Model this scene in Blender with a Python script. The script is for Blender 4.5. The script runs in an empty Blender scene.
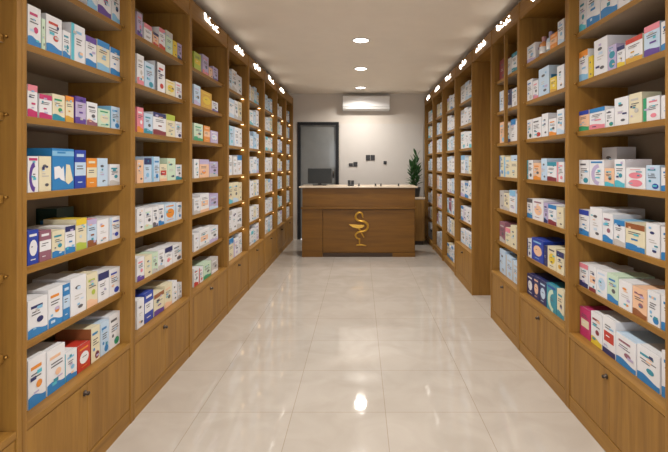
import bpy, bmesh, math, random
from mathutils import Vector, Matrix

random.seed(11)
SC = bpy.context.scene
COL = SC.collection
PI = math.pi

# ------------------------------------------------------------------ dimensions (metres)
F_PX, CX, CY, EYE = 460.0, 360.0, 164.0, 1.5      # lens in pixels, vanishing point, eye height
AL, AR = 1.322, 1.277                             # aisle: camera axis to left / right cabinet fronts
SETB = 0.05                                       # shelves sit back from the cabinet front
DEPTH = 0.375                                      # cabinet depth
TOP = 2.80                                        # cabinet height
CEIL = 2.90
BACK_Y = 9.15
FRONT_Y = -2.2
WL, WR = -(AL + DEPTH + .004), AR + DEPTH + .004
SHELVES = [2.298, 1.998, 1.698, 1.38, 1.075, 0.765]  # tops of the loose shelves
BASE_TOP = 0.47
LY = [0.87, 1.80, 2.68, 3.60, 4.62, 5.48, 6.38, 7.35, 8.25, 9.10]
RY = [1.90, 2.84, 3.715, 4.50, 5.25, 6.20, 7.15, 8.10, 9.10]

# ------------------------------------------------------------------ colour helpers
def lin(c):
    return tuple((v / 12.92 if v <= .04045 else ((v + .055) / 1.055) ** 2.4) for v in c)
def hx(h):
    return lin(tuple(int(h[i:i + 2], 16) / 255 for i in (0, 2, 4)))

PAL = {
    'white': 'dcdde2', 'cream': 'd8d0b4', 'grey': 'b9b6b4', 'sky blue': '7fb4d8', 'pale blue': 'b8cee4', 'blue': '2a7ab8',
    'royal blue': '2540a0', 'navy': '252c62', 'teal': '2c8aa0', 'aqua': '52b4c8', 'green': '2e9468', 'dark green': '26423c',
    'pale green': 'c0d6c0', 'lime': 'a8b848', 'yellow': 'd8bc38', 'gold': 'c89a38', 'orange': 'd88830', 'peach': 'e2b898',
    'red': 'b83428', 'maroon': '7c2c38', 'pink': 'd88090', 'magenta': 'b83068', 'purple': '5a3c90', 'lilac': 'b4a8cc',
    'brown': '8c5430', 'mauve': '8a5a6c', 'dark grey': '55555c', 'black': '242428',
}
COLV = {k: hx(v) for k, v in PAL.items()}

# ------------------------------------------------------------------ materials
def new_mat(name):
    m = bpy.data.materials.new(name); m.use_nodes = True
    nt = m.node_tree
    return m, nt, nt.nodes['Principled BSDF']

def plain(name, col, rough=.5, metal=0.0, coat=0.0, noise=0.0):
    m, nt, b = new_mat(name)
    b.inputs['Base Color'].default_value = (*col, 1)
    b.inputs['Roughness'].default_value = rough
    b.inputs['Metallic'].default_value = metal
    b.inputs['Coat Weight'].default_value = coat
    if noise:
        tc = nt.nodes.new('ShaderNodeTexCoord'); n = nt.nodes.new('ShaderNodeTexNoise')
        n.inputs['Scale'].default_value = 6; n.inputs['Detail'].default_value = 5
        r = nt.nodes.new('ShaderNodeValToRGB')
        r.color_ramp.elements[0].position = .3; r.color_ramp.elements[1].position = .7
        r.color_ramp.elements[0].color = (*[c * (1 - noise) for c in col], 1)
        r.color_ramp.elements[1].color = (*[min(1, c * (1 + noise)) for c in col], 1)
        nt.links.new(tc.outputs['Object'], n.inputs['Vector'])
        nt.links.new(n.outputs['Fac'], r.inputs['Fac'])
        nt.links.new(r.outputs['Color'], b.inputs['Base Color'])
    return m

def emit(name, col, strength):
    m, nt, b = new_mat(name)
    b.inputs['Base Color'].default_value = (*col, 1)
    b.inputs['Emission Color'].default_value = (*col, 1)
    b.inputs['Emission Strength'].default_value = strength
    return m

def wood(name, stretch, dark, light, rough=.5, seed=0.0):
    m, nt, b = new_mat(name)
    tc = nt.nodes.new('ShaderNodeTexCoord'); mp = nt.nodes.new('ShaderNodeMapping')
    mp.inputs['Scale'].default_value = stretch; mp.inputs['Location'].default_value = (seed, seed * 2, seed)
    n1 = nt.nodes.new('ShaderNodeTexNoise'); n1.inputs['Scale'].default_value = 1.0; n1.inputs['Detail'].default_value = 7
    n1.inputs['Distortion'].default_value = .6
    n2 = nt.nodes.new('ShaderNodeTexNoise'); n2.inputs['Scale'].default_value = 4.0; n2.inputs['Detail'].default_value = 3
    mix = nt.nodes.new('ShaderNodeMath'); mix.operation = 'MULTIPLY_ADD'
    mix.inputs[1].default_value = .45
    ramp = nt.nodes.new('ShaderNodeValToRGB')
    ramp.color_ramp.elements[0].position = .30; ramp.color_ramp.elements[0].color = (*dark, 1)
    ramp.color_ramp.elements[1].position = .95; ramp.color_ramp.elements[1].color = (*light, 1)
    L = nt.links.new
    L(tc.outputs['Object'], mp.inputs['Vector']); L(mp.outputs['Vector'], n1.inputs['Vector']); L(mp.outputs['Vector'], n2.inputs['Vector'])
    L(n2.outputs['Fac'], mix.inputs[0]); L(n1.outputs['Fac'], mix.inputs[2]); L(mix.outputs[0], ramp.inputs['Fac'])
    L(ramp.outputs['Color'], b.inputs['Base Color'])
    bump = nt.nodes.new('ShaderNodeBump'); bump.inputs['Strength'].default_value = .06; bump.inputs['Distance'].default_value = .004
    L(mix.outputs[0], bump.inputs['Height']); L(bump.outputs['Normal'], b.inputs['Normal'])
    b.inputs['Roughness'].default_value = rough
    b.inputs['Specular IOR Level'].default_value = .3
    return m

WD, WLT = hx('714d20'), hx('9c7334')
M = {}
M['wood_v'] = wood('oak_upright_grain', (16, 16, 1.1), WD, WLT)
M['wood_h'] = wood('oak_lengthwise_grain', (16, 1.1, 16), WD, WLT, seed=3.1)
M['wood_desk'] = wood('oak_desk_grain', (1.2, 14, 14), hx('583a10'), hx('7a521a'), rough=.4, seed=7.7)
M['back'] = plain('taupe_back_board', hx('9c8e7c'), .7, noise=.05)
M['under'] = plain('taupe_shelf_underside', hx('a08c74'), .45, noise=.05)
M['kick'] = plain('shadow_kick_board', hx('3a2818'), .6)  # dark plinth finish; also carries the painted shade of the desk's toe recess
M['metal_dark'] = plain('dark_bronze_metal', hx('4a4038'), .35, .9)
M['brass'] = plain('brushed_brass_pin', hx('9a7438'), .35, .8)
M['gold'] = plain('gilded_emblem', hx('c89a3c'), .32, .55)
M['ceiling'] = plain('ceiling_paint', hx('f0e6d8'), .9, noise=.015)
M['wall'] = plain('wall_paint', hx('cbc3ba'), .85, noise=.012)
M['panel_white'] = plain('white_wall_panel', hx('c9c4bf'), .75, noise=.01)
M['black'] = plain('black_plastic', hx('1c1c1e'), .4)
M['black_metal'] = plain('black_door_frame', hx('17171a'), .4, .3)
M['grey_glass'] = plain('grey_frosted_glass', hx('7b7d7c'), .16, 0, .4, noise=.05)
M['ac_white'] = plain('white_glossy_plastic', hx('e6e6e6'), .3)
M['ac_grey'] = plain('grey_vent_plastic', hx('8d8a86'), .5)
M['top_stone'] = plain('pale_stone_top', hx('cbb9a2'), .25, noise=.06)
M['leaf'] = plain('plant_leaf', hx('2c5426'), .45, noise=.25)
M['stem'] = plain('plant_stem', hx('4a5a2c'), .6)
M['pot'] = plain('dark_pot', hx('2a2a2a'), .5)
M['soil'] = plain('potting_soil', hx('3a2c20'), .95)
M['screen_grey'] = plain('dark_grey_monitor_shell', hx('1d2020'), .45)
M['lamp'] = emit('downlight_glow', (1, .95, .88), 14)
M['sign'] = emit('lit_sign_letters', (1, .96, .88), 7)
M['led'] = emit('shelf_led', (1, .70, .38), 4.5)
M['trim_white'] = plain('white_lamp_ring', hx('e0dcd6'), .4)
M['rubber'] = plain('dark_hardware', hx('303034'), .5)

# printed cardboard: colours come from the print on each carton
m, nt, b = new_mat('printed_cardboard')
va = nt.nodes.new('ShaderNodeVertexColor'); va.layer_name = 'print'
nt.links.new(va.outputs['Color'], b.inputs['Base Color'])
b.inputs['Roughness'].default_value = .42
M['carton'] = m

# polished cream tiles
m, nt, b = new_mat('polished_cream_tile')
tc = nt.nodes.new('ShaderNodeTexCoord'); mp = nt.nodes.new('ShaderNodeMapping')
TS = .563
mp.inputs['Scale'].default_value = (1 / TS, 1 / TS, 1)
mp.inputs['Location'].default_value = (-.154 / TS, -2.78 / TS, 0)
br = nt.nodes.new('ShaderNodeTexBrick')
br.offset = 0; br.squash = 1
br.inputs['Scale'].default_value = 1; br.inputs['Mortar Size'].default_value = .0034
br.inputs['Mortar Smooth'].default_value = .3
br.inputs['Brick Width'].default_value = 1; br.inputs['Row Height'].default_value = 1
br.inputs['Color1'].default_value = (*hx('b8b1a9'), 1); br.inputs['Color2'].default_value = (*hx('b4ada5'), 1)
br.inputs['Mortar'].default_value = (*hx('9c9082'), 1)
n = nt.nodes.new('ShaderNodeTexNoise'); n.inputs['Scale'].default_value = 3.2; n.inputs['Detail'].default_value = 8
n.inputs['Distortion'].default_value = 1.2
rp = nt.nodes.new('ShaderNodeValToRGB')
rp.color_ramp.elements[0].position = .32; rp.color_ramp.elements[0].color = (.86, .85, .83, 1)
rp.color_ramp.elements[1].position = .68; rp.color_ramp.elements[1].color = (1, 1, 1, 1)
mx = nt.nodes.new('ShaderNodeMix'); mx.data_type = 'RGBA'; mx.blend_type = 'MULTIPLY'; mx.inputs[0].default_value = .8
L = nt.links.new
L(tc.outputs['Object'], mp.inputs['Vector']); L(mp.outputs['Vector'], br.inputs['Vector'])
L(tc.outputs['Object'], n.inputs['Vector']); L(n.outputs['Fac'], rp.inputs['Fac'])
L(br.outputs['Color'], mx.inputs[6]); L(rp.outputs['Color'], mx.inputs[7]); L(mx.outputs[2], b.inputs['Base Color'])
b.inputs['Roughness'].default_value = .05
b.inputs['IOR'].default_value = 1.5
bn = nt.nodes.new('ShaderNodeTexNoise'); bn.inputs['Scale'].default_value = 30; bn.inputs['Detail'].default_value = 1
bp = nt.nodes.new('ShaderNodeBump'); bp.inputs['Strength'].default_value = .022; bp.inputs['Distance'].default_value = .01
L(tc.outputs['Object'], bn.inputs['Vector']); L(bn.outputs['Fac'], bp.inputs['Height']); L(bp.outputs['Normal'], b.inputs['Normal'])
M['floor'] = m

# ------------------------------------------------------------------ object helpers
def link(name, me, mat=None, parent=None, loc=(0, 0, 0), rotz=0.0):
    o = bpy.data.objects.new(name, me); COL.objects.link(o)
    if mat is not None: me.materials.append(mat)
    o.location = loc; o.rotation_euler = (0, 0, rotz)
    if parent is not None: o.parent = parent
    return o

def tag(o, label=None, cat=None, group=None, kind=None):
    if label: o['label'] = label
    if cat: o['category'] = cat
    if group: o['group'] = group
    if kind: o['kind'] = kind
    return o

def thing(name, label, cat, loc=(0, 0, 0), rotz=0.0, group=None):
    o = bpy.data.objects.new(name, None); COL.objects.link(o)
    o.empty_display_size = .1
    o.location = loc; o.rotation_euler = (0, 0, rotz)
    return tag(o, label, cat, group)

def bm_box(bm, lo, hi):
    x0, y0, z0 = lo; x1, y1, z1 = hi
    vs = [bm.verts.new(p) for p in ((x0, y0, z0), (x1, y0, z0), (x1, y1, z0), (x0, y1, z0), (x0, y0, z1), (x1, y0, z1), (x1, y1, z1), (x0, y1, z1))]
    for f in ((0, 3, 2, 1), (4, 5, 6, 7), (0, 1, 5, 4), (1, 2, 6, 5), (2, 3, 7, 6), (3, 0, 4, 7)):
        bm.faces.new([vs[i] for i in f])

def bm_finish(bm, name, mat, parent=None, bevel=0.0, smooth=False, loc=(0, 0, 0), rotz=0.0, seg=2):
    if bevel:
        bmesh.ops.bevel(bm, geom=bm.edges[:], offset=bevel, segments=seg, affect='EDGES', profile=.5, clamp_overlap=True)
    bmesh.ops.recalc_face_normals(bm, faces=bm.faces[:])
    me = bpy.data.meshes.new(name); bm.to_mesh(me); bm.free()
    if smooth:
        for p in me.polygons: p.use_smooth = True
    return link(name, me, mat, parent, loc, rotz)

def box(name, lo, hi, mat, parent=None, bevel=0.0):
    bm = bmesh.new(); bm_box(bm, lo, hi)
    return bm_finish(bm, name, mat, parent, bevel)

def boxes(name, lst, mat, parent=None, bevel=0.0):
    bm = bmesh.new()
    for lo, hi in lst: bm_box(bm, lo, hi)
    return bm_finish(bm, name, mat, parent, bevel)

def bm_lathe(bm, prof, cx=0, cy=0, n=24):
    rings = []
    for r, z in prof:
        if r < 1e-5: rings.append([bm.verts.new((cx, cy, z))])
        else: rings.append([bm.verts.new((cx + r * math.cos(2 * PI * k / n), cy + r * math.sin(2 * PI * k / n), z)) for k in range(n)])
    for a, b_ in zip(rings, rings[1:]):
        for k in range(n):
            q = [a[k % len(a)], a[(k + 1) % len(a)], b_[(k + 1) % len(b_)], b_[k % len(b_)]]
            u = []
            for v in q:
                if v not in u: u.append(v)
            if len(u) >= 3: bm.faces.new(u)

def lathe(name, prof, mat, parent=None, c=(0, 0), n=24):
    bm = bmesh.new(); bm_lathe(bm, prof, c[0], c[1], n)
    return bm_finish(bm, name, mat, parent, smooth=True)

def smooth_path(pts, sub=6):
    out = []
    P = [Vector(p) for p in pts]
    for i in range(len(P) - 1):
        p0 = P[max(i - 1, 0)]; p1 = P[i]; p2 = P[i + 1]; p3 = P[min(i + 2, len(P) - 1)]
        for k in range(sub):
            t = k / sub
            out.append(.5 * ((2 * p1) + (p2 - p0) * t + (2 * p0 - 5 * p1 + 4 * p2 - p3) * t * t + (3 * p1 - p0 - 3 * p2 + p3) * t ** 3))
    out.append(P[-1])
    return out

def bm_tube(bm, pts, radii, n=8, flat=None):
    """tube along pts; flat=(axis vector, factor) squashes the section"""
    P = [Vector(p) for p in pts]
    if not hasattr(radii, '__len__'): radii = [radii] * len(P)
    rings = []
    up0 = Vector((0, 0, 1))
    prev = None
    for i, p in enumerate(P):
        t = (P[min(i + 1, len(P) - 1)] - P[max(i - 1, 0)]).normalized()
        if prev is None:
            a = t.cross(up0)
            if a.length < .1: a = t.cross(Vector((1, 0, 0)))
        else:
            a = prev - t * prev.dot(t)
        a.normalize(); prev = a; b_ = t.cross(a)
        rings.append([bm.verts.new(p + (a * math.cos(2 * PI * k / n) + b_ * math.sin(2 * PI * k / n)) * radii[i]) for k in range(n)])
    for r0, r1 in zip(rings, rings[1:]):
        for k in range(n):
            bm.faces.new((r0[k], r0[(k + 1) % n], r1[(k + 1) % n], r1[k]))
    bm.faces.new(rings[0][::-1]); bm.faces.new(rings[-1])

# ------------------------------------------------------------------ the room
def struct(o): o['kind'] = 'structure'; return o
T = .12
struct(box('floor', (WL - T, FRONT_Y - T, -.1), (WR + T, BACK_Y + T, 0), M['floor']))
struct(box('ceiling', (WL - T, FRONT_Y - T, CEIL), (WR + T, BACK_Y + T, CEIL + .1), M['ceiling']))
struct(box('wall_left', (WL - T, FRONT_Y - T, 0), (WL, BACK_Y + T, CEIL), M['wall']))
struct(box('wall_right', (WR, FRONT_Y - T, 0), (WR + T, BACK_Y + T, CEIL), M['wall']))
# back wall with the doorway cut out of it
DX0, DX1, DZ = -1.245, -.42, 2.335
struct(boxes('wall_back', [((WL, BACK_Y, 0), (DX0, BACK_Y + T, CEIL)), ((DX1, BACK_Y, 0), (WR, BACK_Y + T, CEIL)), ((DX0, BACK_Y, DZ), (DX1, BACK_Y + T, CEIL))], M['wall']))
# unseen wall behind the viewer; wide opening added to let fill light in
struct(boxes('wall_front', [((WL, FRONT_Y - T, 0), (WL + .35, FRONT_Y, CEIL)), ((WR - .35, FRONT_Y - T, 0), (WR, FRONT_Y, CEIL)), ((WL + .35, FRONT_Y - T, 2.5), (WR - .35, FRONT_Y, CEIL))], M['wall']))

door = struct(boxes('door_1', [((DX0, BACK_Y - .015, 0), (DX0 + .065, BACK_Y + .07, DZ)), ((DX1 - .065, BACK_Y - .015, 0), (DX1, BACK_Y + .07, DZ)),
                               ((DX0 + .065, BACK_Y - .015, DZ - .06), (DX1 - .065, BACK_Y + .07, DZ))], M['black_metal']))
box('door_glass', (DX0 + .065, BACK_Y + .03, .01), (DX1 - .065, BACK_Y + .045, DZ - .06), M['grey_glass'], door)
hb = bmesh.new()
bm_tube(hb, [(DX1 - .11, BACK_Y - .02, 1.22), (DX1 - .11, BACK_Y - .02, 1.36)], .012, 8)
bm_tube(hb, [(DX1 - .11, BACK_Y + .03, 1.24), (DX1 - .11, BACK_Y - .02, 1.24)], .008, 8)
bm_tube(hb, [(DX1 - .11, BACK_Y + .03, 1.34), (DX1 - .11, BACK_Y - .02, 1.34)], .008, 8)
bm_finish(hb, 'door_handle', M['metal_dark'], door, smooth=True)
# pale board fixed on the back wall below the air conditioner
struct(box('trim_1', (-.40, BACK_Y - .012, .1), (1.26, BACK_Y, 2.30), M['panel_white']))
struct(box('baseboard_back', (DX1, BACK_Y - .016, 0), (WR, BACK_Y, .09), M['wall']))

# ------------------------------------------------------------------ cabinets
ORD = ['first', 'second', 'third', 'fourth', 'fifth', 'sixth', 'seventh', 'eighth', 'ninth', 'tenth', 'eleventh', 'twelfth']

SIGN_WORDS = [   # strokes of the lit fascia lettering, u to the reader's right, v up (metres)
    [[(-.19, .055), (-.17, .0), (-.165, .05), (-.14, -.005), (-.10, .0), (-.08, .02), (-.06, -.005), (-.01, -.005)], [(.02, .01), (.05, -.02), (.09, -.012), (.10, .02), (.13, -.015), (.19, -.015)], [(-.07, .045), (-.055, .05)], [(.15, .03), (.165, .032)]],
    [[(-.18, -.02), (-.15, .02), (-.12, -.01), (-.08, -.01), (-.07, .05)], [(-.03, -.015), (.02, -.01), (.03, .02), (.06, -.01), (.11, -.012), (.12, .045)], [(.15, -.02), (.18, .01)], [(.0, .035), (.012, .036)]],
    [[(-.17, .02), (-.15, -.02), (-.11, -.01), (-.1, .02), (-.07, -.015), (-.01, -.01), (0, .05)], [(.04, .0), (.07, -.025), (.11, -.01), (.13, .03), (.16, -.01)], [(-.12, -.042), (-.108, -.042)]],
]
def make_sign(parent, yc, side, k, zc=2.742):
    bm = bmesh.new()
    for st in SIGN_WORDS[k % 3]:
        pts = []
        for u, v in st:
            # reader faces the fascia: on the left row his right is +Y, on the right row it is -Y
            pts.append((side * 0 , (u if side < 0 else -u), v * .85))
        pp = smooth_path(pts, 4)
        bm_tube(bm, pp, .0052, 6)
    X = -AL - .001 if side < 0 else AR + .001
    for v in bm.verts: v.co += Vector((X, yc, zc))
    s = bm_finish(bm, 'sign_lettering', M['sign'], parent, smooth=True)
    s['label'] = 'glowing white lettering on the fascia'
    return s

def cabinet(side, y0, y1, label, sign=None, near=True, doors=True, divider=False, extra_shelves=(), led=False, nshelf=None):
    """side -1: left row, +1: right row"""
    g = 'oak pharmacy cabinets along the left wall' if side < 0 else 'oak pharmacy cabinets along the right wall'
    A = AL if side < 0 else AR
    root = thing('pharmacy_cabinet', label, 'cabinet', (side * (A + DEPTH / 2), (y0 + y1) / 2, 0), 0, g)
    root_inv = Vector(root.location)
    def X(d): return side * (A + d)                # d = distance behind the cabinet front
    def bx(name, d0, d1, ya, yb, za, zb, mat, par=root, bevel=0.0):
        xs = sorted((X(d0), X(d1)))
        o = box(name, Vector((xs[0], ya, za)) - root_inv, Vector((xs[1], yb, zb)) - root_inv, mat, par, bevel)
        return o
    t = .026
    ya, yb = y0 + .0006, y1 - .0006
    bx('side_panel', 0, DEPTH, ya, ya + t, 0, TOP, M['wood_v'], bevel=.0025)
    bx('side_panel', 0, DEPTH, yb - t, yb, 0, TOP, M['wood_v'], bevel=.0025)
    ia, ib = ya + t, yb - t
    bx('back_panel', DEPTH - .014, DEPTH, ia, ib, .02, TOP - .02, M['back'])
    bx('top_panel', .002, DEPTH - .014, ia, ib, 2.67, 2.70, M['wood_h'])
    bx('fascia', .004, .024, ia, ib, 2.655, TOP, M['wood_h'], bevel=.002)
    zs = list(SHELVES) + list(extra_shelves)
    if not doors: zs = zs + [BASE_TOP]
    for z in zs:
        sh = bx('shelf', SETB, DEPTH - .014, ia, ib, z - .03, z, M['wood_h'], bevel=.0015)
        sh.data.materials.append(M['under'])
        for p in sh.data.polygons:
            if p.normal.z < -.9: p.material_index = 1
        if near:
            for ye, sg in ((ia, 1), (ib, -1)):
                bmp = bmesh.new()
                bm_tube(bmp, [Vector((X(SETB - .012), ye, z - .008)) - root_inv, Vector((X(SETB - .012), ye + sg * .014, z - .008)) - root_inv], .0055, 8)
                bm_finish(bmp, 'shelf_pin', M['brass'], sh, smooth=True)
        if led:
            bx('led_puck', SETB + .004, SETB + .03, ib - .034, ib - .004, z - .036, z - .031, M['led'], sh)
    if doors:
        bx('worktop', .002, DEPTH - .014, ia, ib, BASE_TOP - .03, BASE_TOP, M['wood_h'], bevel=.002)
        bx('plinth', .004, .03, ia, ib, 0, .085, M['wood_h'])
        ym = (ia + ib) / 2
        for k, (a, b_) in enumerate(((ia + .002, ym - .0015), (ym + .0015, ib - .002))):
            d = bx('door', .006, .026, a, b_, .09, BASE_TOP - .034, M['wood_v'], bevel=.002)
            if k == (0 if side < 0 else 1):
                kb = bmesh.new()
                yk = ym - .022 if k == 0 else ym + .022
                c = Vector((X(.006), yk, BASE_TOP - .075)) - root_inv
                ax = Vector((-side, 0, 0))
                bm_tube(kb, [c, c + ax * .004, c + ax * .005, c + ax * .02, c + ax * .024], [.014, .014, .007, .010, .007], 12)
                bm_finish(kb, 'knob', M['metal_dark'], d, smooth=True)
    else:
        bx('bottom_shelf', .01, DEPTH - .014, ia, ib, .06, .09, M['wood_h'])
        bx('plinth', .02, .04, ia, ib, 0, .06, M['wood_h'])
    if divider:
        ym = (ia + ib) / 2
        bx('divider', .012, .04, ym - .014, ym + .014, 1.69, 2.655, M['wood_v'])
    if sign is not None:
        s = make_sign(root, (y0 + y1) / 2, side, sign)
        s.data.transform(Matrix.Translation(-root_inv))
    return root

LLAB = ['oak cabinet at the left frame edge, only a sliver of its side showing',
        'oak shelving cabinet first in the left row, with red carton on bottom shelf',
        'second oak cabinet of the left row, pink cartons on its top shelf',
        'third oak cabinet of the left row, yellow carton high up under lit sign',
        'fourth oak cabinet of the left row, white boxes on every shelf',
        'fifth oak cabinet of the left row, counted from the camera',
        'sixth oak cabinet of the left row, counted from the camera',
        'seventh oak cabinet of the left row, last one with a lit sign',
        'oak cabinet at the far left end, beside the black framed door']
RLAB = ['oak shelving cabinet first in the right row, cut by the right frame edge',
        'second oak cabinet of the right row, dark blue cartons on its bottom shelf',
        'narrow oak cabinet with a mid divider, just before the gap in the right row',
        None,
        'oak cabinet just past the gap in the right row, bare side panel showing',
        'oak cabinet without doors, second past the gap in the right row',
        'oak cabinet without doors, third past the gap in the right row',
        'last oak cabinet of the right row, nearest the potted plant']
for i in range(9):
    cabinet(-1, LY[i], LY[i + 1], LLAB[i], sign=(None if i in (0, 1, 8) else i), near=i < 4, led=i >= 4)
for i in range(8):
    if i == 3: continue
    cabinet(1, RY[i], RY[i + 1], RLAB[i], sign=(None if i == 0 else i + 1), near=i < 3, led=False, doors=i < 5, divider=(i == 2))
# fascia bridging the gap in the right row
br_ = thing('bridging_fascia', 'oak fascia board with a lit sign spanning the gap in the right row', 'fascia', (AR + .15, (RY[3] + RY[4]) / 2, 2.655))
off = Vector(br_.location)
box('board', Vector((AR + .004, RY[3] + .001, 2.655)) - off, Vector((AR + .024, RY[4] - .001, TOP)) - off, M['wood_h'], br_, .002)
box('top_panel', Vector((AR + .024, RY[3] + .001, 2.67)) - off, Vector((AR + DEPTH, RY[4] - .001, 2.70)) - off, M['wood_h'], br_)
s = make_sign(br_, (RY[3] + RY[4]) / 2, 1, 4)
s.data.transform(Matrix.Translation(-off))

# ------------------------------------------------------------------ cartons
def carton_geo(w, h, d, spec, rnd, detail=2):
    """vertices, faces, colours of one printed carton; front on y = 0 facing -y, origin at the middle of its front foot"""
    V, Fc, C = [], [], []
    base = COLV[spec['base']]; side = COLV[spec.get('side', spec['base'])]
    hw = w / 2
    def quad(p, c):
        i = len(V); V.extend(p); Fc.append(tuple(range(i, i + len(p)))); C.append(c)
    topc = COLV[spec.get('topc', spec['base'])]
    quad([(-hw, 0, 0), (hw, 0, 0), (hw, 0, h), (-hw, 0, h)], base)
    quad([(hw, d, 0), (-hw, d, 0), (-hw, d, h), (hw, d, h)], base)
    quad([(hw, 0, 0), (hw, d, 0), (hw, d, h), (hw, 0, h)], side)
    quad([(-hw, d, 0), (-hw, 0, 0), (-hw, 0, h), (-hw, d, h)], side)
    quad([(-hw, 0, h), (hw, 0, h), (hw, d, h), (-hw, d, h)], topc)
    quad([(-hw, d, 0), (hw, d, 0), (hw, 0, 0), (-hw, 0, 0)], base)
    lay = [0]
    def P(u, v): return (-hw + u * w, -.0003 - .00025 * lay[0], v * h)
    def poly(pts, c):
        lay[0] += 1
        quad([P(u, v) for u, v in pts], COLV[c])
    def rect(u0, v0, u1, v1, c): poly([(u0, v0), (u1, v0), (u1, v1), (u0, v1)], c)
    def ell(cu, cv, ru, rv, c, n=14): poly([(cu + ru * math.cos(2 * PI * k / n), cv + rv * math.sin(2 * PI * k / n)) for k in range(n)], c)
    def swoosh(v0, v1, c, amp=.05):
        n = 8
        top = [(1 - k / n, v1 + amp * math.sin(PI * 1.5 * (1 - k / n) + .4)) for k in range(n + 1)]
        poly([(0, v0), (1, v0)] + top, c)
    ds = spec['d']; c1 = spec.get('c1', 'blue'); c2 = spec.get('c2', c1); ink = spec.get('ink', 'dark grey')
    def text(v, n=1, u0=.14, u1=.86, c=None, t=.028):
        for k in range(n):
            a = u0 + rnd.random() * .08; e = u1 - rnd.random() * .3
            rect(a, v - k * .07 - t / 2, e, v - k * .07 + t / 2, c or ink)
    if ds == 'foot':
        swoosh(0, .2, c1)
        rect(.14, .76, .74, .83, c2); text(.66, 2); ell(.6, .42, .17, .08, c2 if c2 != c1 else ink) if detail > 1 else None
    elif ds == 'two':
        swoosh(0, .22, c1, .03); rect(0, .80, 1, 1, c2); text(.68, 2); text(.42, 1, .3, .8, c1, .06)
    elif ds == 'top':
        rect(0, .74, 1, 1, c1); text(.6, 2); ell(.45, .3, .2, .1, c2) if c2 != c1 else text(.3, 2, .2, .8)
    elif ds == 'full':
        rect(.0, .33, 1, .68, c1); text(.58, 2, .15, .8); rect(.15, .82, .8, .9, c1); text(.16, 1, .2, .8, c1)
    elif ds == 'oval':
        ell(.52, .48, .36, .24, c1); rect(.15, .82, .82, .89, c2); text(.52, 1, .3, .75); text(.14, 1, .2, .85, c2)
    elif ds == 'blob':
        ell(.68, .16, .24, .11, c1); rect(.12, .78, .7, .85, c2); text(.64, 3); ell(.3, .36, .1, .05, c2)
    elif ds == 'stripe':
        rect(0, 0, .22, 1, c1); text(.8, 1, .3, .92, c2, .07); text(.62, 3, .3, .95); ell(.65, .22, .18, .09, c2)
    elif ds == 'plain':
        ell(.45, .72, .17, .045, ink); text(.5, 2, .2, .8, 'grey'); ell(.62, .18, .16, .045, ink)
    elif ds == 'swirl':
        n = 10
        o_ = [(.62 + .5 * math.cos(PI * .5 + PI * k / n), .42 + .42 * math.sin(PI * .5 + PI * k / n)) for k in range(n + 1)]
        i_ = [(.70 + .34 * math.cos(PI * .5 + PI * (n - k) / n), .42 + .28 * math.sin(PI * .5 + PI * (n - k) / n)) for k in range(n + 1)]
        for k in range(n):
            cl = lambda q: (min(1, max(0, q[0])), min(1, max(0, q[1])))
            quad([P(*cl(o_[k])), P(*cl(o_[k + 1])), P(*cl(i_[n - k - 1])), P(*cl(i_[n - k]))], COLV[c1])
        lay[0] += 1
        rect(.1, .88, .9, .95, c2); text(.5, 2, .4, .9)
    elif ds == 'figure':
        rect(0, .82, 1, .94, c2)
        poly([(.08, .55), (.3, .58), (.42, .5), (.5, .58), (.56, .2), (.4, .24), (.3, .3), (.1, .26)], c1)
        poly([(.62, .62), (.8, .6), (.95, .22), (.72, .12), (.58, .2)], 'cream'); text(.9, 1, .2, .7, 'blue', .04)
    elif ds == 'label':
        rect(.12, .34, .88, .62, c1); text(.78, 2); rect(0, 0, 1, .15, c2); text(.5, 1, .25, .75, 'white')
    elif ds == 'twin':
        ell(.5, .62, .36, .15, c1); ell(.5, .26, .36, .17, c1); text(.9, 1, .15, .8, c2)
    if spec['base'] in ('white', 'cream', 'pale blue', 'pale green', 'peach', 'lilac') and spec.get('busy', True):
        for _ in range(3):
            cc = rnd.choice(['sky blue', 'teal', 'peach', 'pale blue', 'navy', 'grey', 'lilac', 'aqua'])
            u, v = rnd.uniform(.08, .66), rnd.uniform(.1, .84)
            rect(u, v, min(.97, u + rnd.uniform(.12, .32)), min(.97, v + rnd.uniform(.03, .09)), cc)
    if detail > 1:                                   # tuck flap seam and print on the flanks
        lay[0] = 0
        quad([(-hw + .004, .010, h + .0004), (hw - .004, .010, h + .0004), (hw - .004, .0125, h + .0004), (-hw + .004, .0125, h + .0004)], COLV['grey'])
        for sx in (-1, 1):
            x = sx * (hw + .0004)
            q = [(x, d * .2, h * .55), (x, d * .8, h * .55), (x, d * .8, h * .68), (x, d * .2, h * .68)]
            quad(q if sx > 0 else q[::-1], COLV[c1 if spec.get('side', spec['base']) == spec['base'] and c1 != 'white' else 'grey'])
    return V, Fc, C

def phrase(spec):
    c1 = spec.get('c1', 'blue'); c2 = spec.get('c2', c1)
    return {'foot': f'{c1} foot band', 'two': (f'{c1} bands' if c1 == c2 else f'{c2} and {c1} bands'), 'top': f'{c1} head band', 'full': f'{c1} middle panel',
            'oval': f'{c1} oval', 'blob': f'{c1} spot', 'stripe': f'{c1} edge stripe', 'plain': 'small dark print',
            'swirl': f'{c1} swirl', 'figure': f'{c1} picture', 'label': f'{c1} label block', 'twin': f'two {c1} ovals'}[spec['d']]

def mesh_from(V, Fc, C, name):
    me = bpy.data.meshes.new(name)
    me.from_pydata(V, [], Fc)
    at = me.color_attributes.new(name='print', type='FLOAT_COLOR', domain='CORNER')
    k = 0
    for f, c in zip(Fc, C):
        for _ in f:
            at.data[k].color = (*c, 1); k += 1
    me.color_attributes.active_color = at
    return me

def S(d, base='white', c1='blue', c2=None, **kw):
    r = dict(d=d, base=base, c1=c1)
    if c2: r['c2'] = c2
    r.update(kw); return r

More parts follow.
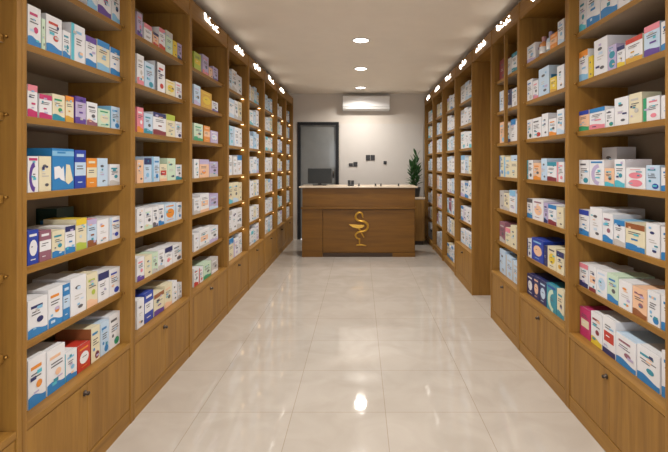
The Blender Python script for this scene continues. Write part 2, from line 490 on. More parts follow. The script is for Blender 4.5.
ROWZ = [2.298, 1.998, 1.698, 1.38, 1.075, .765, .47]
ROWN = ['top shelf', 'second shelf', 'third shelf', 'fourth shelf', 'fifth shelf', 'sixth shelf', 'bottom shelf']
CABY = {'first left cabinet': (LY[1], LY[2]), 'second left cabinet': (LY[2], LY[3]), 'third left cabinet': (LY[3], LY[4]), 'first right cabinet': (RY[0], RY[1]), 'second right cabinet': (RY[1], RY[2])}
BOXES = []        # (side, x-front, y centre, z, w, h, d, spec, cabinet name, row, order key, behind)

def depth_for(row, rnd):
    return [.085, .085, .10, .13, .17, .20, .20][row] * rnd.uniform(.88, 1.08)

def measured_row(side, cab, row, items, deep=None):
    """items: (x0, x1, height) as measured in the photograph's pixels at the shelf front, turned into metres here, then the print"""
    A = AL if side < 0 else AR
    Xf = A + SETB + .012
    for it in items:
        x0, x1, hp, sp = it[:4]
        back = it[4] if len(it) > 4 else 0.0
        xf = Xf + back
        ya, yb = sorted((F_PX * xf / abs(CX - x0), F_PX * xf / abs(CX - x1)))
        ya = max(ya, CABY[cab][0] + .029); yb = min(yb, CABY[cab][1] - .029)
        xr = x1 if side < 0 else x0                    # height read at the far edge
        xm = (x0 + x1) / 2
        h = hp * xf / abs(CX - xm)
        h = min(h, .262)
        rnd = random.Random(int(x0 * 7 + row * 131 + (side + 2) * 17))
        dd = (deep or depth_for(row, rnd))
        dd = min(sp.get('depth', dd), DEPTH - .014 - SETB - .014 - back)
        BOXES.append([side, xf, (ya + yb) / 2, ROWZ[row], (yb - ya) - .003, h, dd, sp, cab, row, xm, back > 0])

W = 'white'
C1 = 'first left cabinet'
measured_row(-1, C1, 0, [(87, 97, 40, S('foot', W, 'sky blue')), (97.5, 111, 38, S('foot', W, 'purple', 'magenta')), (112, 122, 34, S('foot', W, 'sky blue', 'navy'))])
measured_row(-1, C1, 1, [
    (27.5, 41, 40, S('foot', W, 'blue', 'magenta', topc='lilac')), (41.5, 45.5, 31, S('plain', 'pale green')), (46, 62, 37, S('foot', W, 'blue', 'red')),
    (62.5, 70.5, 27, S('foot', W, 'blue', 'teal')), (71, 85, 37, S('stripe', W, 'aqua', 'sky blue')), (85.5, 96.5, 30, S('two', W, 'blue', 'purple')),
    (97, 109.5, 30, S('two', 'cream', 'sky blue', 'blue')), (110.3, 121.5, 27, S('two', W, 'blue'))])
measured_row(-1, C1, 2, [
    (27.3, 37.5, 32, S('two', W, 'magenta', 'pink')), (39, 52, 24, S('two', W, 'magenta')), (52.3, 65, 26, S('foot', 'cream', 'teal', 'green')),
    (65.3, 73.8, 26, S('two', 'cream', 'gold', 'orange', side='orange')), (75.3, 86, 27, S('two', 'lilac', 'purple', side='purple')), (86.6, 97.5, 23, S('foot', W, 'mauve', 'dark grey')),
    (98, 110, 18, S('oval', 'pale green', 'cream', 'green')), (111, 120.5, 22, S('blob', 'pale blue', 'blue', side='sky blue'))])
measured_row(-1, C1, 3, [
    (27.5, 38.5, 36, S('swirl', W, 'purple', 'magenta')), (39, 51.3, 35, S('plain', 'cream', 'yellow')), (52, 74, 41, S('figure', 'blue', W, 'sky blue', depth=.19)),
    (74.6, 86, 38, S('full', 'royal blue', 'pale blue')), (86.6, 97, 29, S('full', 'orange', 'cream')), (97.3, 107.7, 28, S('plain', 'pale blue', 'navy')),
    (109.5, 120.5, 21, S('foot', W, 'grey', 'teal'))])
measured_row(-1, C1, 4, [
    (27.3, 38.7, 34, S('oval', 'royal blue', W)), (39.2, 51.3, 30, S('full', 'mauve', W)), (52, 64.7, 26, S('foot', 'cream', 'blue', 'teal')),
    (65, 75.3, 27, S('two', W, 'blue', 'navy')), (76, 86.7, 31, S('two', 'cream', 'lime', 'yellow', topc='yellow')), (87.2, 96.7, 27, S('two', 'pale blue', 'brown', 'lilac', topc='pink')),
    (97.1, 108.6, 23.5, S('plain', W, ink='orange')), (109.6, 120, 22.5, S('stripe', W, 'pale blue', 'royal blue')),
    (56.5, 74, 36, S('plain', 'dark green'), .19)])
measured_row(-1, C1, 5, [
    (27.6, 47.7, 37, S('foot', W, 'blue', 'navy')), (48.2, 62.7, 38, S('foot', W, 'blue', 'orange')), (63, 70, 36, S('full', 'blue', 'pale blue', topc=W)),
    (70.4, 86.2, 37, S('plain', W)), (86.6, 97.6, 33, S('foot', 'cream', 'peach', 'lime')), (98, 109, 28, S('top', W, 'navy')), (109.3, 120.3, 26, S('blob', W, 'royal blue'))])
measured_row(-1, C1, 6, [
    (28, 46, 48, S('foot', W, 'blue', 'orange')), (47, 65, 43, S('foot', W, 'blue', 'peach')), (65.5, 77, 28, S('foot', W, 'blue', 'sky blue', side='aqua')),
    (77.5, 90.3, 25, S('oval', 'red', W, 'orange')), (91, 100, 34, S('blob', 'cream', 'maroon', 'blue', side='brown')), (100.5, 109, 32, S('blob', 'pale blue', 'blue')),
    (109.4, 120, 33, S('blob', W, 'green', 'dark grey'))])

C2 = 'second left cabinet'
measured_row(-1, C2, 0, [(137, 142.5, 24, S('foot', 'lilac', 'purple', 'pink')), (144, 152, 17, S('top', W, 'pink')), (153, 158.6, 13, S('two', 'peach', 'red', 'navy')),
    (159, 165.3, 21, S('two', W, 'red', 'pink')), (166, 172.7, 22, S('top', 'pale green', 'grey')), (173, 177.2, 16, S('plain', 'yellow')), (177.6, 183, 16, S('foot', 'lilac', 'navy'))])
measured_row(-1, C2, 1, [(137, 144, 30, S('foot', W, 'pink', 'grey')), (144.6, 154, 25, S('blob', 'pale blue', 'teal')), (155, 165, 29, S('stripe', W, 'dark grey', 'red')),
    (166, 175, 15, S('oval', 'cream', 'yellow')), (175.5, 182.5, 16, S('blob', W, 'dark grey', 'pink')), (164, 168.5, 20, S('plain', 'peach'), .12)])
measured_row(-1, C2, 2, [(137, 143.6, 25, S('foot', 'pink', 'orange', W)), (144, 152.6, 20, S('foot', 'pale blue', 'teal')), (153, 166, 22, S('two', W, 'maroon', 'navy')),
    (166.3, 175, 22, S('top', 'cream', 'lime')), (175.4, 182.5, 16, S('blob', W, 'navy', 'grey'))])
measured_row(-1, C2, 3, [(137, 143.6, 23, S('plain', 'peach')), (144, 151.6, 24, S('top', 'pale blue', 'navy', 'sky blue')), (151.9, 159.5, 25, S('stripe', 'pale blue', 'sky blue', 'blue')),
    (159.8, 167, 17, S('label', 'cream', 'red', 'peach')), (167.3, 175.5, 22, S('plain', 'pale green')), (175.9, 182, 15, S('foot', W, 'teal'))])
measured_row(-1, C2, 4, [(137, 144, 23, S('plain', W)), (144.3, 152.4, 21, S('foot', W, 'pale green')), (152.8, 158, 20, S('foot', W, 'dark grey')),
    (158.3, 164, 20, S('foot', W, 'blue', 'navy')), (164.4, 175.5, 19, S('oval', 'pale blue', 'orange')), (175.9, 183, 17, S('stripe', W, 'pale blue', 'blue'))])
measured_row(-1, C2, 5, [(137, 144.4, 23, S('foot', W, 'purple', 'pink')), (144.8, 152, 21, S('plain', 'cream')), (152.3, 158, 20, S('foot', 'pale green', 'grey')),
    (158.3, 164.5, 20, S('foot', W, 'grey')), (164.9, 172.5, 18.5, S('top', W, 'navy', 'pink')), (172.9, 182, 17, S('blob', W, 'dark grey'))])
measured_row(-1, C2, 6, [(137, 144.2, 28, S('plain', W)), (144.6, 153.3, 29, S('full', 'royal blue', W)), (154, 164, 21, S('two', 'cream', 'purple', 'brown')),
    (164.5, 172, 23, S('foot', 'cream', 'peach')), (172.4, 177, 20.5, S('plain', W)), (178, 182.4, 15, S('foot', W, 'grey'))])

C3 = 'third left cabinet'
measured_row(-1, C3, 0, [(194, 201, 17, S('label', 'lime', 'yellow', 'lime')), (202.5, 208.6, 19, S('foot', 'lilac', 'pink')), (209, 212.6, 10, S('plain', 'peach')), (213, 218, 13, S('foot', 'lilac', 'purple'))])
measured_row(-1, C3, 1, [(194, 200.6, 20, S('foot', 'pale blue', 'lilac')), (201, 211.8, 17, S('oval', 'gold', 'yellow')), (212.2, 218, 10, S('foot', W, 'purple'))])
measured_row(-1, C3, 2, [(194, 203, 17, S('foot', 'pale green', 'green')), (204, 210, 16, S('full', 'orange', 'peach')), (210.5, 218, 12, S('oval', 'lilac', W))])
measured_row(-1, C3, 3, [(194, 199, 19, S('plain', W)), (199.4, 209, 18, S('top', 'peach', 'lilac', 'orange')), (209.4, 218, 15, S('foot', 'lilac', 'grey'))])
measured_row(-1, C3, 4, [(194, 200, 16, S('foot', W, 'grey')), (200.3, 209, 18, S('label', W, 'peach', 'peach')), (209.4, 218, 15, S('foot', 'lilac', 'pale blue'))])
measured_row(-1, C3, 5, [(194, 199, 17, S('plain', W)), (199.4, 209, 18, S('label', W, 'peach', 'grey')), (209.4, 218, 15, S('foot', W, 'lilac'))])
measured_row(-1, C3, 6, [(194, 198.5, 18, S('foot', W, 'red')), (199, 203, 15, S('stripe', W, 'red')), (203.5, 211, 15, S('foot', 'pale green', 'green')), (211.5, 218, 14, S('foot', 'grey', W))])

R1 = 'first right cabinet'
measured_row(1, R1, 0, [(577.5, 586, 33, S('foot', W, 'aqua', 'teal')), (586.5, 600, 38, S('two', W, 'blue')), (600.6, 617.5, 42, S('foot', W, 'blue', 'red')), (618, 630, 42, S('plain', W)), (630.5, 639, 42, S('foot', W, 'grey'))])
measured_row(1, R1, 1, [(578.5, 588, 30, S('two', W, 'sky blue', 'orange')), (588.4, 592.6, 22, S('plain', 'yellow')), (594, 607.5, 36, S('plain', W, topc='white', depth=.17)),
    (608, 616.3, 25, S('twin', 'lilac', 'teal')), (617, 625, 21, S('two', W, 'yellow', 'navy')), (625.5, 642.7, 25, S('two', W, 'gold', 'red', side='cream')), (644, 660, 31, S('two', 'pale blue', 'purple', 'pink')), (661, 676, 30, S('foot', W, 'blue'))])
measured_row(1, R1, 2, [(579, 589, 20, S('two', 'peach', 'green', 'royal blue')), (589.5, 605, 21, S('two', W, 'pink', 'blue')), (605.5, 614, 18, S('blob', W, 'green', 'dark grey')),
    (614.5, 628.5, 28, S('plain', W)), (629, 642, 30, S('foot', 'cream', 'cream', 'grey')), (643, 660, 24, S('stripe', W, 'green', 'pink', topc='teal')), (661, 678, 24, S('plain', W))])
measured_row(1, R1, 3, [(579, 589, 24, S('blob', W, 'teal', 'dark grey')), (589.5, 604, 25, S('swirl', W, 'lilac', 'blue')), (604.5, 614, 18, S('foot', 'peach', 'aqua')),
    (614.5, 625, 28, S('foot', W, 'aqua', 'teal')), (626, 645.5, 21, S('twin', W, 'pink', topc='mauve')), (646, 660, 25, S('blob', 'pale blue', 'royal blue', 'teal')), (661, 678, 24, S('foot', W, 'blue')),
    (591, 617, 36, S('plain', W, 'sky blue', depth=.11), .14)])
measured_row(1, R1, 4, [(578.5, 589, 25, S('two', W, 'blue', 'royal blue')), (590, 602, 31, S('plain', W, depth=.24)), (602.6, 613, 29, S('foot', W, 'blue', 'mauve')),
    (614, 625, 26, S('two', W, 'grey', 'blue', topc='sky blue')), (625.5, 645, 27, S('two', 'cream', 'blue', 'brown')), (646, 660, 33, S('plain', W, ink='navy')), (661, 680, 34, S('foot', W, 'blue'))])
measured_row(1, R1, 5, [(579.5, 588.2, 23, S('two', W, 'navy', 'pink')), (589, 596, 25, S('label', W, 'peach', 'maroon')), (596.5, 606.8, 26, S('oval', W, 'pale blue')),
    (607.2, 618.3, 28, S('foot', 'pale green', 'blue')), (618.7, 632, 28, S('plain', W, ink='orange')), (632.4, 647, 29, S('foot', 'peach', 'brown', 'mauve')), (647.4, 660, 33, S('blob', W, 'blue', 'sky blue')), (661, 680, 36, S('foot', W, 'blue'))])
measured_row(1, R1, 6, [(580, 590.3, 28, S('label', 'magenta', 'cream', 'magenta')), (591, 602, 32, S('foot', W, 'yellow', 'maroon')), (602.5, 615.5, 37, S('label', W, 'red', 'navy')),
    (616, 636, 31, S('foot', W, 'blue', 'mauve', topc='pale blue')), (637, 660, 35, S('foot', W, 'blue', 'teal')), (661.5, 684, 48, S('foot', W, 'blue'))])

R2 = 'second right cabinet'
measured_row(1, R2, 0, [(525.5, 535.5, 17, S('foot', W, 'lilac', 'sky blue')), (550.2, 557, 15, S('full', 'orange', 'peach')), (557.6, 564, 24, S('foot', W, 'pale blue', 'sky blue'))])
measured_row(1, R2, 1, [(525, 532.5, 21, S('blob', W, 'grey', 'blue')), (533, 538.3, 18, S('foot', W, 'pink')), (538.7, 549, 28, S('plain', 'pale blue')), (550, 556.4, 15, S('foot', 'yellow', 'gold', 'cream')), (557, 564, 24, S('plain', W))])
measured_row(1, R2, 2, [(525, 532, 19, S('blob', W, 'dark green', 'blue')), (532.5, 541.4, 20, S('blob', W, 'red', 'dark grey')), (541.8, 548, 23, S('plain', W)), (549, 556.5, 17, S('foot', W, 'orange')), (557, 564, 25, S('foot', W, 'pale blue', 'sky blue'))])
measured_row(1, R2, 3, [(525.5, 533, 19, S('stripe', W, 'teal', 'dark grey')), (533.4, 540.8, 17, S('foot', 'peach', 'orange')), (541.2, 546.8, 22, S('plain', 'pale blue')), (547.2, 556.5, 19, S('two', W, 'maroon', 'teal')), (557, 564, 20, S('stripe', W, 'pink'))])
measured_row(1, R2, 4, [(525.5, 532.4, 19, S('two', W, 'blue', 'dark grey')), (532.8, 543.3, 21, S('oval', W, 'peach', 'mauve')), (543.7, 547.8, 20, S('foot', 'lilac', 'navy')), (548.2, 556.5, 20, S('two', W, 'maroon', 'blue')), (557, 563.6, 20, S('plain', 'cream'))])
measured_row(1, R2, 5, [(526, 531.4, 18, S('stripe', W, 'navy')), (531.8, 543.4, 22, S('oval', 'royal blue', 'peach', 'sky blue')), (543.8, 547.2, 20, S('plain', 'navy')), (547.6, 556, 22, S('oval', 'cream', 'yellow', 'dark grey')), (556.4, 564, 22, S('top', 'cream', 'navy', 'gold'))])
measured_row(1, R2, 6, [(527, 533, 20, S('oval', 'navy', W)), (533.4, 539, 22, S('oval', 'navy', 'peach')), (539.4, 546.2, 23, S('oval', 'navy', 'pale blue')), (546.6, 556.6, 26, S('swirl', 'teal', 'pale green', 'royal blue')), (557, 564, 28, S('foot', 'cream', 'teal'))])

def random_row(side, y0, y1, cab, row, zrow, n, hmin, hmax, bias, rnd, gap=.012):
    A = AL if side < 0 else AR
    Xf = A + SETB + .014
    y = y0 + .03 + .012; end = y1 - .03 - .05
    ws = [rnd.uniform(.7, 1.3) for _ in range(n)]
    s = (end - y) / sum(ws)
    for w in ws:
        ww = w * s
        base = rnd.choice(bias)
        c1 = rnd.choice(['blue', 'sky blue', 'teal', 'lilac', 'grey', 'pale blue', 'navy', 'sky blue', 'pink', 'pale blue', 'grey', 'blue'])
        if bias is LIGHTB: c1 = rnd.choice(FARC)
        if c1 == base: c1 = 'grey'
        sp = S(rnd.choice(['foot', 'two', 'plain', 'blob', 'stripe', 'top', 'foot', 'plain']), base, c1)
        h = rnd.uniform(hmin, hmax)
        BOXES.append([side, Xf, y + ww / 2, zrow, ww - gap * rnd.random() - .004, h, rnd.uniform(.1, .2), sp, cab, row, (y if side < 0 else -y), False])
        y += ww

rnd = random.Random(5)
LIGHTB = ['white', 'white', 'white', 'white', 'white', 'white', 'pale blue', 'cream']
FARC = ['sky blue', 'pale blue', 'grey', 'lilac', 'pale blue', 'blue', 'grey', 'aqua']
MIXB = ['white', 'white', 'cream', 'peach', 'pale blue', 'white', 'grey', 'pale blue', 'cream', 'mauve']
for r_ in range(7):                                      # narrow cabinet before the gap in the right row
    zr = ROWZ[r_]
    if r_ < 2: b_ = ['white', 'red', 'lilac', 'navy', 'white', 'grey', 'maroon']
    elif r_ == 6: b_ = ['white', 'white', 'pale blue', 'pale green']
    else: b_ = MIXB
    random_row(1, RY[2], RY[3], 'narrow right cabinet', r_, zr, 4, .15, .20 if r_ != 6 else .225, b_, rnd)
for r_ in range(7):
    random_row(-1, LY[4], LY[5], 'fourth left cabinet', r_, ROWZ[r_], 4, .19, .235, LIGHTB, rnd)
for r_ in range(7):
    random_row(1, RY[4], RY[5], 'cabinet past the gap', r_, ROWZ[r_], 4, .18, .235, LIGHTB, rnd)
NAMED = len(BOXES)
for i in (5, 6, 7, 8):
    for r_ in range(7):
        random_row(-1, LY[i], LY[i + 1], '', r_, ROWZ[r_], 5, .16, .23, LIGHTB, rnd)
for i in (5, 6, 7):
    for r_ in range(8):
        zz = (ROWZ + [.09])[r_]
        random_row(1, RY[i], RY[i + 1], '', r_, zz, 5, .17, .235 if r_ != 7 else .30, LIGHTB if r_ < 4 else LIGHTB + ['peach', 'mauve'], rnd)

# two bottles stand among the cartons on the top shelf of the second right cabinet
def bottle(px0, px1, hpx, bodym, capm, label):
    xf = AR + SETB + .012
    ya, yb = sorted((F_PX * xf / (px0 - CX), F_PX * xf / (px1 - CX)))
    h = hpx * xf / ((px0 + px1) / 2 - CX); r = min(.036, (yb - ya) / 2 - .002)
    b_ = thing('medicine_bottle', label, 'bottle', (xf + r, (ya + yb) / 2, ROWZ[0] + .0005), 0, 'bottles on the top shelf of the second right cabinet')
    lathe('body', [(0, 0), (r, 0), (r, h * .56), (r * .8, h * .68), (r * .42, h * .74), (r * .42, h * .78), (0, h * .78)], bodym, b_, n=20)
    lathe('wrap_label', [(r + .0006, h * .14), (r + .0006, h * .48), (r - .002, h * .48), (r - .002, h * .14), (r + .0006, h * .14)], M['ac_white'], b_, n=20)
    lathe('cap', [(r * .5, h * .76), (r * .52, h * .98), (r * .45, h), (0, h), (0, h * .76), (r * .5, h * .76)], capm, b_, n=16)
bottle(536.5, 543, 20, plain('amber_plastic', hx('cc8a50'), .3), plain('rose_cap', hx('b4888c'), .4), 'amber bottle with rosy cap among cartons, top shelf of the second right cabinet')
bottle(543.6, 549.6, 21, plain('pale_plastic', hx('b4c4d4'), .3), plain('lilac_cap', hx('8c88a8'), .4), 'pale blue bottle with lilac cap among cartons, top shelf of second right cabinet')

order = {}
for bx_ in BOXES[:NAMED]:
    order.setdefault((bx_[8], bx_[9]), []).append(bx_)
stuffV, stuffF, stuffC = [], [], []
for i, (side, xf, yc, z, w, h, d, sp, cab, row, key, behind) in enumerate(BOXES):
    rr = random.Random(i * 13 + 1)
    V, Fc, C = carton_geo(w, h, d, sp, rr, 2 if i < NAMED else 1)
    rz = PI / 2 if side < 0 else -PI / 2
    loc = (side * xf, yc, z + .0005)
    if i < NAMED:
        me = mesh_from(V, Fc, C, 'medicine_carton')
        o = link('medicine_carton', me, M['carton'], None, loc, rz)
        front = sorted([q for q in order[(cab, row)] if not q[11]], key=lambda q: q[10])
        size = 'tall ' if h > 1.9 * w else ('wide ' if w > 1.05 * h else '')
        if behind:
            lab = f"{sp['base']} carton standing behind the front rank, {ROWN[row]} of {cab}"
        else:
            k = front.index(BOXES[i])
            pos = f'{ORD[k]} from left'
            lab = f"{size}{sp['base']} carton with {phrase(sp)}, {pos}, {ROWN[row]}, {cab}"
        if len(lab.split()) > 16: lab = lab[len(size):]
        tag(o, lab, 'carton', f'medicine cartons on the {ROWN[row]} of the {cab}')
    else:
        mt = Matrix.Translation(loc) @ Matrix.Rotation(rz, 4, 'Z')
        b0 = len(stuffV)
        stuffV.extend([tuple(mt @ Vector(v)) for v in V]); stuffF.extend([tuple(b0 + q for q in f) for f in Fc]); stuffC.extend(C)
me = mesh_from(stuffV, stuffF, stuffC, 'medicine_cartons')
o = link('medicine_cartons', me, M['carton'])
tag(o, 'rows of small pale cartons filling the far cabinets on both sides', 'cartons', None, 'stuff')

# ------------------------------------------------------------------ service desk
DY = 7.42; DPX = F_PX / DY
def dx(px): return (px - CX) / DPX
def dz(py): return EYE - (py - CY) / DPX
X0, X1 = dx(302), dx(415.3)
desk = thing('service_desk', 'oak service desk with gold snake and bowl emblem, facing the aisle', 'desk', ((X0 + X1) / 2, DY + .3, 0))
dl = Vector(desk.location)
def dbox(name, lo, hi, mat, bevel=.002, par=desk): return box(name, Vector(lo) - dl, Vector(hi) - dl, mat, par, bevel)
zl = dz(207.8)
dbox('body', (X0 + .012, DY + .012, .0), (X1 - .004, DY + .60, zl - .02), M['wood_desk'])
dbox('front_panel', (dx(323), DY - .002, .075), (X1 - .012, DY + .012, zl - .03), M['wood_desk'])
dbox('corner_post', (X0, DY - .008, 0), (dx(322.4), DY + .3, zl - .02), M['wood_desk'])
dbox('ledge', (X0 - .012, DY - .03, zl - .02), (X1 + .012, DY + .60, zl + .012), M['wood_desk'])
dbox('upper_panel', (X0 + .004, DY + .004, zl + .012), (X1 - .004, DY + .55, 1.116), M['wood_desk'])
dbox('countertop', (X0 - .045, DY - .035, 1.116), (X1 + .035, DY + .62, 1.14), M['top_stone'], .004)
dbox('toe_kick', (dx(323), DY - .001, .008), (dx(392.5), DY + .012, .062), M['kick'])  # flush dark board; shade of the toe recess is in its colour
dbox('foot_block', (dx(392.5), DY - .004, 0), (X1 - .004, DY + .012, .066), M['wood_desk'])
# emblem: snake round a bowl
eb = bmesh.new()
def E(px, py, dy=0.0): return Vector((dx(325 + px / 6.957), DY - .012 + dy, dz(195 + py / 6.957)))
snake = smooth_path([E(262, 152), E(258, 130), E(238, 121), E(219, 134), E(213, 158), E(232, 178), E(268, 184), E(294, 202), E(297, 226), E(280, 248), E(250, 254), E(225, 262), E(212, 280), E(222, 298), E(240, 306)], 5)
nS = len(snake)
bm_tube(eb, snake, [.012 + .008 * math.sin(PI * min(1, (k + 3) / nS)) for k in range(nS)], 8)
bm_tube(eb, [E(266, 160), E(262, 148)], [.005, .013], 8)
pts = [E(166, 203), E(272, 207), E(272, 218), E(255, 229), E(225, 232), E(195, 224), E(176, 212)]
fr = [eb.verts.new(p + Vector((0, -.008, 0))) for p in pts]; bk = [eb.verts.new(p + Vector((0, .010, 0))) for p in pts]
eb.faces.new(fr); eb.faces.new(bk[::-1])
for k in range(len(pts)):
    eb.faces.new((fr[k], bk[k], bk[(k + 1) % len(pts)], fr[(k + 1) % len(pts)]))
bm_tube(eb, [E(236, 232), E(256, 268), E(272, 296)], [.013, .012, .009], 8)
bm_tube(eb, [E(240, 300), E(240, 345)], .012, 8)
bm_tube(eb, [E(219, 348), E(252, 346), E(287, 352)], [.008, .015, .008], 8)
for v in eb.verts: v.co -= dl
emb = bm_finish(eb, 'emblem', M['gold'], desk, smooth=False)
emb['label'] = 'raised gold snake and bowl emblem'

# things on the desk
mon = thing('monitor', 'dark grey monitor seen from behind at left end of the desk', 'monitor', (-.68, DY + .36, 1.14))
boxes('stand', [((-.11, -.08, 0), (.11, .09, .012)), ((-.03, -.012, .012), (.03, .012, .12))], M['black'], mon, .003)
box('screen_shell', (-.20, -.022, .035), (.20, .03, .285), M['screen_grey'], mon, .008)
term = thing('card_terminal', 'small black card terminal on the desk, right of the monitor', 'card terminal', (dx(350.7), DY + .14, 1.14))
tb = bmesh.new()
for lo, hi in (((-.052, -.04, 0), (.052, .07, .02)),): bm_box(tb, lo, hi)
bm_finish(tb, 'base', M['black'], term, .004)
boxes('housing', [((-.052, .0, .02), (-.003, .05, .095)), ((.003, .0, .02), (.052, .05, .09))], M['black'], term, .004)
for px, lab in ((358.9, 'small dark knob-shaped item on the desk just right of the card terminal'), (375.7, 'left one of two small dark items on the desk above the emblem'),
                (381.2, 'right one of two small dark items on the desk above the emblem'), (399, 'small dark item alone towards the right end of the desk')):
    q = lathe('desk_ornament', [(0, 0), (.017, 0), (.018, .006), (.009, .014), (.009, .022), (.015, .03), (.014, .038), (0, .042)], M['rubber'], None, n=14)
    q.location = (dx(px), DY + .10, 1.14)
    tag(q, lab, 'ornament', 'small dark items on the desk')

# ------------------------------------------------------------------ back corner: low cabinet with plant
lc = thing('low_cabinet', 'low oak cabinet behind the desk, under the potted plant', 'cabinet', (.97, 8.75, 0))
box('body', (-.27, -.22, .07), (.23, .22, .845), M['wood_v'], lc, .003)
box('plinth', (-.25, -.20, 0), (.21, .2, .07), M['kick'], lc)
box('top', (-.275, -.235, .845), (.235, .225, .88), M['top_stone'], lc, .003)
box('door', (-.26, -.235, .08), (.215, -.22, .835), M['wood_v'], lc, .002)
pl = thing('potted_plant', 'tall leafy green plant in dark pot behind right end of desk', 'plant', (1.04, 8.72, .88))
lathe('pot', [(0, 0), (.085, 0), (.105, .16), (.112, .165), (.112, .18), (.098, .18), (.094, .15), (0, .15)], M['pot'], pl)
lathe('soil', [(0, .158), (.094, .155), (.094, .14), (0, .14)], M['soil'], pl, n=16)
sb = bmesh.new(); lb = bmesh.new()
pr = random.Random(3)
def blade(bm, p, dirv, ln, wd, droop):
    side_ = dirv.cross(Vector((0, 0, 1))).normalized()
    rows_ = []
    n_ = 6
    for k in range(n_ + 1):
        t = k / n_
        c = p + dirv * (ln * t) + Vector((0, 0, -droop * t * t))
        ww = wd * math.sin(PI * min(1, t * .86 + .12)) if k < n_ else .001
        upv = Vector((0, 0, .25 * ww))
        rows_.append([bm.verts.new(c - side_ * ww + upv), bm.verts.new(c), bm.verts.new(c + side_ * ww + upv)])
    for a, b2 in zip(rows_, rows_[1:]):
        for k in (0, 1):
            bm.faces.new((a[k], a[k + 1], b2[k + 1], b2[k]))
for s_ in range(5):
    a0 = 2 * PI * s_ / 5 + .4
    lean = pr.uniform(.03, .09) if s_ else 0
    H_ = (.62, .50, .42, .46, .38)[s_]
    base = Vector((.03 * math.cos(a0), .03 * math.sin(a0), .15))
    tip = base + Vector((lean * math.cos(a0), lean * math.sin(a0), H_))
    bm_tube(sb, [base, base.lerp(tip, .5) + Vector((0, 0, .01)), tip], [.008, .006, .003], 6)
    nl = 15
    for k in range(nl):
        t = .12 + .88 * k / (nl - 1)
        az = k * 2.4 + s_
        el = .45 + .75 * t
        dv = Vector((math.cos(az) * math.cos(el), math.sin(az) * math.cos(el), math.sin(el)))
        blade(lb, base.lerp(tip, t), dv, pr.uniform(.15, .21), pr.uniform(.024, .034), .03)
bm_finish(sb, 'stem', M['stem'], pl, smooth=True)
lf = bm_finish(lb, 'foliage', M['leaf'], pl, smooth=True)
md = lf.modifiers.new('thickness', 'SOLIDIFY'); md.thickness = .002

# ------------------------------------------------------------------ back wall fittings
ac = thing('air_conditioner', 'white split air conditioner high on the back wall', 'air conditioner', (.12, BACK_Y, 2.55))
prof = [(0, 0), (-.13, 0), (-.185, .03), (-.205, .08), (-.205, .24), (-.19, .275), (-.16, .285), (0, .285)]
ab = bmesh.new()
l_ = [ab.verts.new((-.458, y, z)) for y, z in prof]; r_ = [ab.verts.new((.458, y, z)) for y, z in prof]
ab.faces.new(l_); ab.faces.new(r_[::-1])
for k in range(len(prof)):
    ab.faces.new((l_[k], r_[k], r_[(k + 1) % len(prof)], l_[(k + 1) % len(prof)]))
bm_finish(ab, 'housing', M['ac_white'], ac, .006)
fb = bmesh.new()
q = [fb.verts.new(p) for p in ((-.40, -.135, -.004), (.40, -.135, -.004), (.40, -.188, .026), (-.40, -.188, .026), (-.40, -.137, .002), (.40, -.137, .002), (.40, -.184, .03), (-.40, -.184, .03))]
for f in ((0, 1, 2, 3), (7, 6, 5, 4), (0, 4, 5, 1), (1, 5, 6, 2), (2, 6, 7, 3), (3, 7, 4, 0)): fb.faces.new([q[k] for k in f])
bm_finish(fb, 'air_flap', M['ac_white'], ac)
boxes('front_seam', [((-.455, -.2065, .066), (.455, -.2045, .0685))], M['ac_grey'], ac)
box('display', (-.09, -.2068, .17), (-.05, -.2048, .19), M['trim_white'], ac)
boxes('top_grille', [((-.42 + .028 * k, -.15, .2845), (-.405 + .028 * k, -.03, .2875)) for k in range(30)], M['ac_grey'], ac)

WY = BACK_Y - .012
def socket(label, xs, z0, z1, split):
    cx_ = (xs[0] + xs[1]) / 2; cz = (z0 + z1) / 2
    t_ = thing('wall_socket', label, 'socket', (cx_, WY, cz), 0, 'black sockets on the back wall')
    w_, h_ = (xs[1] - xs[0]) / 2, (z1 - z0) / 2
    if split == 0:
        box('plate', (-w_, -.012, -h_), (w_, 0, h_), M['black'], t_, .003)
        lb_ = bmesh.new(); bm_tube(lb_, [Vector((0, -.012, 0)), Vector((0, -.016, 0))], min(w_, h_) * .55, 14); bm_finish(lb_, 'insert', M['rubber'], t_)
    else:
        for k, (a, b2, c, d2) in enumerate(((-w_, -.004, -h_, h_ * split), (.004, w_, -h_, h_))):
            p_ = box('plate', (a, -.012, c), (b2, 0, d2), M['black'], t_, .003)
            box('insert', (a + .012, -.016, c + .012), (b2 - .012, -.012, d2 - .012), M['rubber'], p_, .002)
socket('black double wall socket low on the back wall, above the card terminal', (-.222, -.05), 1.452, 1.54, .45)
socket('larger black double wall socket right of centre on the back wall', (.117, .294), 1.57, 1.68, 1)
socket('small single black wall socket nearest the plant on the back wall', (.467, .53), 1.495, 1.56, 0)

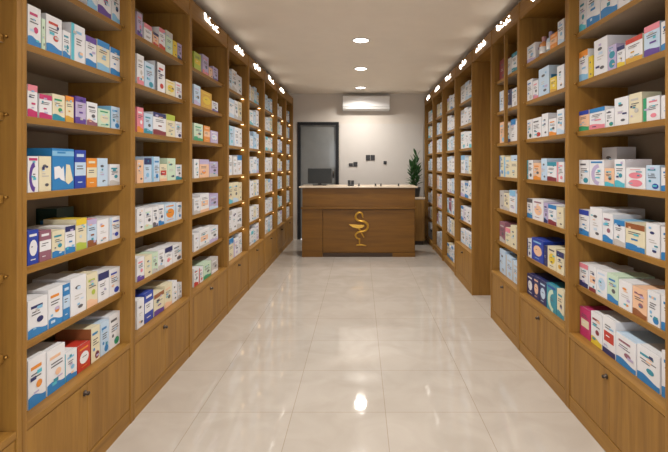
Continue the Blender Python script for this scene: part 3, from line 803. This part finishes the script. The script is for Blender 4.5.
# ------------------------------------------------------------------ downlights
LAMP_Y = [8.42, 6.74, 5.19, 3.55, 1.95, .3, -1.3]
DLAB = ['recessed round ceiling downlight nearest the air conditioner', 'middle one of the three recessed ceiling downlights', 'largest looking recessed ceiling downlight, farthest from the air conditioner']
for i, y in enumerate(LAMP_Y):
    if i < 3:
        t_ = thing('ceiling_downlight', DLAB[i], 'downlight', (.01, y, CEIL), 0, 'round downlights along the ceiling centre')
        lathe('trim_ring', [(.082, 0), (.105, 0), (.108, -.004), (.104, -.010), (.084, -.010), (.082, 0)], M['trim_white'], t_, n=32)
        lathe('diffuser', [(0, -.005), (.082, -.005), (.082, -.0005), (0, -.0005)], M['lamp'], t_, n=32)
    ld = bpy.data.lights.new('downlight_beam', 'AREA'); ld.shape = 'DISK'; ld.size = .16
    ld.energy = 22; ld.color = (1, .945, .87); ld.spread = math.radians(150)
    lo = bpy.data.objects.new('downlight_beam', ld); COL.objects.link(lo)
    lo.location = (.01, y, CEIL - .02)

# even world fill light, entering by the added opening behind the viewer
w = bpy.data.worlds.new('front_fill_light'); SC.world = w; w.use_nodes = True
bg = w.node_tree.nodes['Background']; bg.inputs['Color'].default_value = (.92, .95, 1.0, 1); bg.inputs['Strength'].default_value = 2.6

# ------------------------------------------------------------------ camera
cd = bpy.data.cameras.new('camera'); cam = bpy.data.objects.new('camera', cd); COL.objects.link(cam)
cam.location = (0, 0, EYE); cam.rotation_euler = (PI / 2, 0, 0)
cd.sensor_width = 36; cd.lens = F_PX / 668 * 36
cd.shift_x = (334 - CX) / 668; cd.shift_y = (CY - 226) / 668
cd.clip_start = .05
SC.camera = cam

SC.view_settings.view_transform = 'Standard'; SC.view_settings.look = 'None'
SC.view_settings.gamma = 1; SC.view_settings.use_curve_mapping = False
SC.view_settings.exposure = 0.26
SC.cycles.max_bounces = 8; SC.cycles.diffuse_bounces = 5; SC.cycles.glossy_bounces = 4
SC.cycles.use_denoising = True
SC.cycles.sample_clamp_indirect = 6
